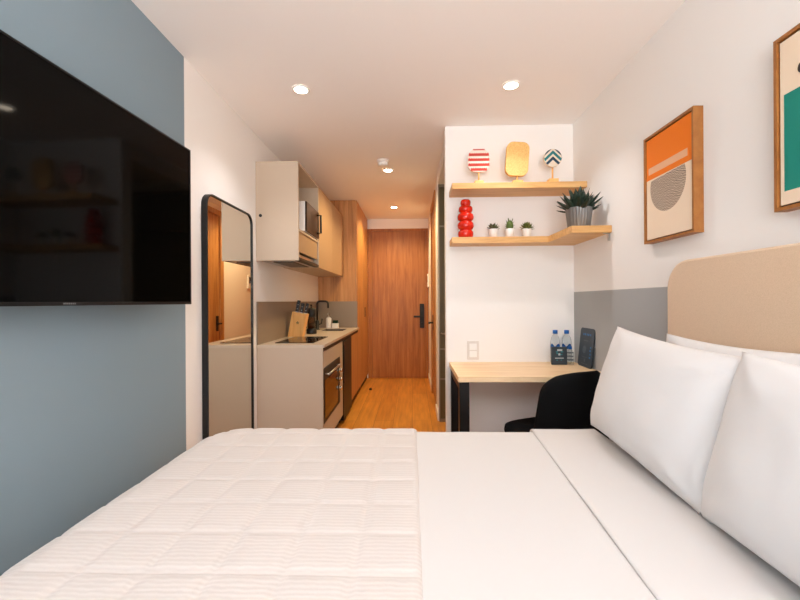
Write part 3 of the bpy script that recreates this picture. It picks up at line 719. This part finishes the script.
wv = n.new('ShaderNodeTexWave'); wv.wave_type = 'RINGS'; wv.rings_direction = 'X'; wv.inputs['Scale'].default_value = 46; wv.inputs['Distortion'].default_value = 3.5; wv.inputs['Detail'].default_value = 0; wv.inputs['Detail Scale'].default_value = 2
l.new(mp.outputs[0], wv.inputs['Vector']); rp = ramp(CIRC, [(.35, (126, 110, 97)), (.65, (202, 180, 158))]); l.new(wv.outputs['Fac'], rp.inputs[0]); l.new(rp.outputs[0], b.inputs['Base Color'])
Mb().prism(poly, 'x', AX-.0006, AX).build('patterned_circle', CIRC, pp)
t, pp = picture(.962, 1.302, 1.482, 2.022, 'framed print with teal block on cream, nearest the headboard')
Mb().box(AX-.0006, AX, .985, 1.272, 1.54, 1.838).build('teal_block', TEAL, pp)
Mb().prism([(1.215+.013*math.cos(2*PI*k/20), 1.894+.016*math.sin(2*PI*k/20)) for k in range(20)], 'x', AX-.0006, AX).build('dark_mark', INK, pp)

# ------------------------------------------------------------------ bed
hb = rrect(.1, 1.797, .015, 1.372, .12, 12)
hm = Mb(); 
hm.ring([[(x, y+(.95-y)*s, z+(.8-z)*s) for y, z in hb] for x, s in ((XR-.021, .0), (1.135, .0), (1.124, .006), (1.12, .016))], True, True, smooth=False)
tag(hm.build('headboard', LINEN, base=(XR, .95, .015)), 'tall beige fabric headboard with rounded corner on right wall', 'headboard')
BX0, BX1, BY0, BY1 = -.9, 1.115, .24, 1.84
t = thing('bed', (.1, 1.04, 0), 'double bed with white mattress under the bedding', 'bed')
Mb().box(BX0+.02, BX1, BY0+.02, BY1-.02, .1, .28, .01).build('bed_base', LINEN, t)
Mb().box(BX0, BX1, BY0, BY1, .282, .58, .05, seg=4).build('mattress', SHEET, t)
for x in (BX0+.1, BX1-.12):
    for y in (BY0+.12, BY1-.12): Mb().cyl((x, y, 0), (x, y, .1), .025, seg=14).build('leg', BLACK, t)

def cloth(name, m, x0, x1, y0, y1, zt, zb, r, th, dx0, step, fn, plan=.10, lipx0=0, lipx1=.012):
    """bedding that lies on the mattress and hangs down at both long sides (and at x0 when dx0)"""
    def path(a0, a1, d0, d1, l0, l1):
        P = []
        if d0:
            k = max(2, int((zt-zb-r)/step)); P += [(a0, (zt-zb)-(zt-zb-r)*i/k) for i in range(k)]
            P += [(a0+r-r*math.cos(R(90*i/6)), r-r*math.sin(R(90*i/6))) for i in range(6)]; s = a0+r
        else:
            P += [(a0+l0*(1-math.cos(R(90*i/3))), l0*(1-math.sin(R(90*i/3)))) for i in range(3)] if l0 else []; s = a0+l0
        e = a1-r if d1 else a1-l1; k = max(2, int((e-s)/step)); P += [(s+(e-s)*i/k, 0) for i in range(k+1)]
        if d1:
            P += [(e+r*math.sin(R(90*i/6)), r-r*math.cos(R(90*i/6))) for i in range(1, 7)]
            k = max(2, int((zt-zb-r)/step)); P += [(a1, r+(zt-zb-r)*i/k) for i in range(1, k+1)]
        elif l1: P += [(e+l1*math.sin(R(90*i/3)), l1*(1-math.cos(R(90*i/3)))) for i in range(1, 4)]
        return P
    PX = path(x0, x1, dx0, False, lipx0, lipx1); PY = path(y0, y1, True, True, 0, 0)
    vs = []; maxd = zt-zb
    for px_, ddx in PX:
        for py_, ddy in PY:
            X_, Y_ = px_, py_
            d_ = min(maxd, (ddx**4+ddy**4)**.25)
            if dx0:
                for cyc, sg in ((y1-plan, 1), (y0+plan, -1)):
                    ax = (x0+plan)-X_; ay = (Y_-cyc)*sg
                    if ax > 0 and ay > 0:
                        q = max(ax, ay)/math.hypot(ax, ay); X_ = (x0+plan)-ax*q; Y_ = cyc+sg*ay*q
            dz, out = fn(X_, Y_, d_, px_, py_)
            sx_ = (-1 if (dx0 and px_ < x0+r) else 0); sy_ = (1 if py_ > y1-r else (-1 if py_ < y0+r else 0))
            vs.append((X_+sx_*out, Y_+sy_*out, zt-d_+dz))
    n = len(PY); fs = [(i*n+j, (i+1)*n+j, (i+1)*n+j+1, i*n+j+1) for i in range(len(PX)-1) for j in range(n-1)]
    mb = Mb(); mb.add(vs, fs, 0, True)
    o = mb.build(name, m, base=((x0+x1)/2, (y0+y1)/2, zb))
    # outward normals then thickness inward
    md = o.modifiers.new('thickness', 'SOLIDIFY'); md.thickness = th; md.offset = -1
    bm = bmesh.new(); bm.from_mesh(o.data); bm.faces.ensure_lookup_table()
    top = max(bm.faces, key=lambda f: f.calc_center_median().z)
    if top.normal.z < 0: bmesh.ops.reverse_faces(bm, faces=bm.faces)
    bm.to_mesh(o.data); bm.free()
    return o
def fold(x, y, s, k=0): return noise.noise(Vector((x*s, y*s, k)))
def f_duvet(X_, Y_, d, px_, py_):
    return .0025*fold(X_, Y_, 3.2)+.0008*fold(X_, Y_, 11, 3), .012*fold(X_*5, Y_*5, 1, 5)*min(1, d/.1)
def f_quilt(X_, Y_, d, px_, py_):
    g = .15
    def seam(a): q = abs((a/g) % 1-.5); return math.exp(-((.5-q)*g/.010)**2)
    s_ = max(seam(px_-.02), seam(py_+.05))
    puff = .5*(abs(math.sin(PI*(px_-.02)/g))*abs(math.sin(PI*(py_+.05)/g)))**.5
    return (-.0046*s_+.0016*puff+.0025*fold(X_, Y_, 4))*(1 if d < .06 else .3), (.006*puff-.003*s_+.012*fold(X_*4, Y_*4, 1, 9)*min(1, d/.1))
def f_band(X_, Y_, d, px_, py_):
    return .0028*fold(X_*2, Y_, 4, 7)+.001*fold(X_, Y_, 14, 2), .01*fold(X_*6, Y_*6, 1, 4)*min(1, d/.1)
tag(cloth('duvet', SHEET, -.895, .80, .225, 1.865, .614, .17, .055, .02, True, .03, f_duvet), 'smooth white duvet between the cream quilt and folded sheet', 'duvet')
tag(cloth('bed_quilt', QUILT, -.935, .02, .205, 1.885, .627, .14, .075, .008, True, .0095, f_quilt, plan=.20), 'cream quilted throw across the foot of the bed', 'quilt')
o = cloth('folded_sheet', SHEET, .50, .83, .212, 1.878, .623, .2, .05, .010, False, .02, f_band, lipx0=.008)
for v in o.data.vertices: v.co.x += .06*((v.co.y+1.045-.9)-.25)*max(0, min(1, .6-v.co.x/.27))
tag(o, 'white top sheet folded back in a band before the pillows', 'sheet')

def pillow(name, c, wy, hz, th, tilt, label, seed, roll=0):
    """c = middle of the bottom edge; local y along the headboard, z up along the lean"""
    t = tag(bpy.data.objects.new(name, None), label, 'pillow', 'white pillows on the bed'); bpy.data.objects.remove(t)
    NU, NV = 56, 40; vs = []; fs = []
    for side in (1, -1):
        for j in range(NV+1):
            for i in range(NU+1):
                u = -1+2*i/NU; v = -1+2*j/NV
                e = (max(0, 1-abs(u)**2.6))**.55*(max(0, 1-abs(v)**2.6))**.55
                pu = u*(1-.045*(1-abs(v)**2.5)*0-.05*(1-v*v)*abs(u)**3); pv = v*(1-.07*(1-u*u)*abs(v)**3)
                wr = .005*noise.noise(Vector((u*2.2, v*2.2, seed)))+.002*noise.noise(Vector((u*6, v*5, seed+4)))
                for cu, cv in ((1, 1), (-1, 1), (1, -1), (-1, -1)):
                    dd = math.hypot(u-cu, (v-cv)*.8); an = math.atan2(v-cv, u-cu)
                    wr += .004*math.sin(an*9+seed)*math.exp(-((dd-.35)/.22)**2)
                hh = th*e*(1-.12*v)+wr*e**.5
                vs.append((-side*hh if side > 0 else hh*.7, pu*wy/2, (pv+1)*hz/2))
    W = NU+1; K_ = W*(NV+1)
    for s_ in (0, 1):
        for j in range(NV):
            for i in range(NU):
                a = s_*K_+j*W+i; fs.append((a, a+1, a+1+W, a+W) if s_ else (a, a+W, a+1+W, a+1))
    mb = Mb(); mb.add(vs, fs, 0, True); o = mb.build(name, SHEET2, local=True)
    bm = bmesh.new(); bm.from_mesh(o.data); bmesh.ops.remove_doubles(bm, verts=bm.verts, dist=1e-5); bmesh.ops.recalc_face_normals(bm, faces=bm.faces); bm.to_mesh(o.data); bm.free()
    o.location = c; o.rotation_euler = (R(roll), R(tilt), 0)
    return tag(o, label, 'pillow', 'white pillows on the bed')
pillow('pillow', (.782, 1.43, .638), .73, .45, .09, 14, 'white pillow in front, nearest the desk', 1.3, 3.2)
pillow('pillow', (.765, .735, .625), .72, .452, .1, 14, 'white pillow in front, cut off by the right edge of the photo', 4.1, 1)
pillow('pillow', (.975, 1.335, .60), .69, .475, .06, 9, 'white pillow behind, its corner peeking out against the headboard', 7.7)
pillow('pillow', (.975, .645, .60), .69, .475, .06, 9, 'white pillow behind, between headboard and the nearest front pillow', 9.2)

# ------------------------------------------------------------------ light
def area(name, loc, rot, sx_, sy_, power, col):
    l_ = bpy.data.lights.new(name, 'AREA'); l_.shape = 'RECTANGLE'; l_.size = sx_; l_.size_y = sy_; l_.energy = power; l_.color = col
    o = bpy.data.objects.new(name, l_); C.objects.link(o); o.location = loc; o.rotation_euler = rot; return o
WIN_P, WIN_C, WIN_T = 380, (.985, .995, 1.02), 80
ROOM_P, ROOM_C = 27, (1, .95, .95)
FILL_P, FILL_C = 52, (.94, 1, 1.16)
HALL_P, HALL_C = 86, (1, .76, .4)
SKY = .3
area('window_daylight', (0, YB-.12, 1.27), (R(90+WIN_T), 0, 0), 2.1, 2.25, WIN_P, WIN_C)
def spot(x, y, power, col, size):
    l_ = bpy.data.lights.new('downlight_beam', 'SPOT'); l_.energy = power; l_.color = col; l_.spot_size = R(size); l_.spot_blend = .6; l_.shadow_soft_size = .035
    o = bpy.data.objects.new('downlight_beam', l_); C.objects.link(o); o.location = (x, y, H-.012)
for x, y, _ in LAMPS: spot(x, y, ROOM_P if y < 3 else HALL_P, ROOM_C if y < 3 else HALL_C, 118 if y < 3 else 150)
for x in (-.664, .603): spot(x, -1.2, FILL_P, FILL_C, 172)  # beams of the added fill pair, out of view
wd = bpy.data.worlds.new('sky'); bpy.context.scene.world = wd; wd.use_nodes = True
wd.node_tree.nodes['Background'].inputs[0].default_value = (.75, .86, 1, 1); wd.node_tree.nodes['Background'].inputs[1].default_value = SKY

# ------------------------------------------------------------------ camera
th = math.atan(11.7/400); K_ = .006
r_ = Vector((math.cos(th), math.sin(th), 0)); d_ = Vector((-math.sin(th), math.cos(th), 0)); z_ = Vector((0, 0, 1))
rt = (r_-K_*z_).normalized(); up = (z_+K_*r_).normalized()
cam = bpy.data.cameras.new('camera'); co = bpy.data.objects.new('camera', cam); C.objects.link(co)
M4 = Matrix.Identity(4)
for i in range(3): M4[i][0] = rt[i]; M4[i][1] = up[i]; M4[i][2] = -d_[i]
M4[0][3], M4[1][3], M4[2][3] = 0, 0, 1.207
co.matrix_world = M4
cam.sensor_width = 36; cam.lens = 18.0; cam.shift_y = 1.46/800; cam.clip_start = .02
sc = bpy.context.scene; sc.camera = co
sc.cycles.diffuse_bounces = 8; sc.cycles.max_bounces = 14
vs_ = sc.view_settings; vs_.view_transform = 'Standard'; vs_.look = 'None'; vs_.exposure = .01; vs_.gamma = 1; vs_.use_curve_mapping = False
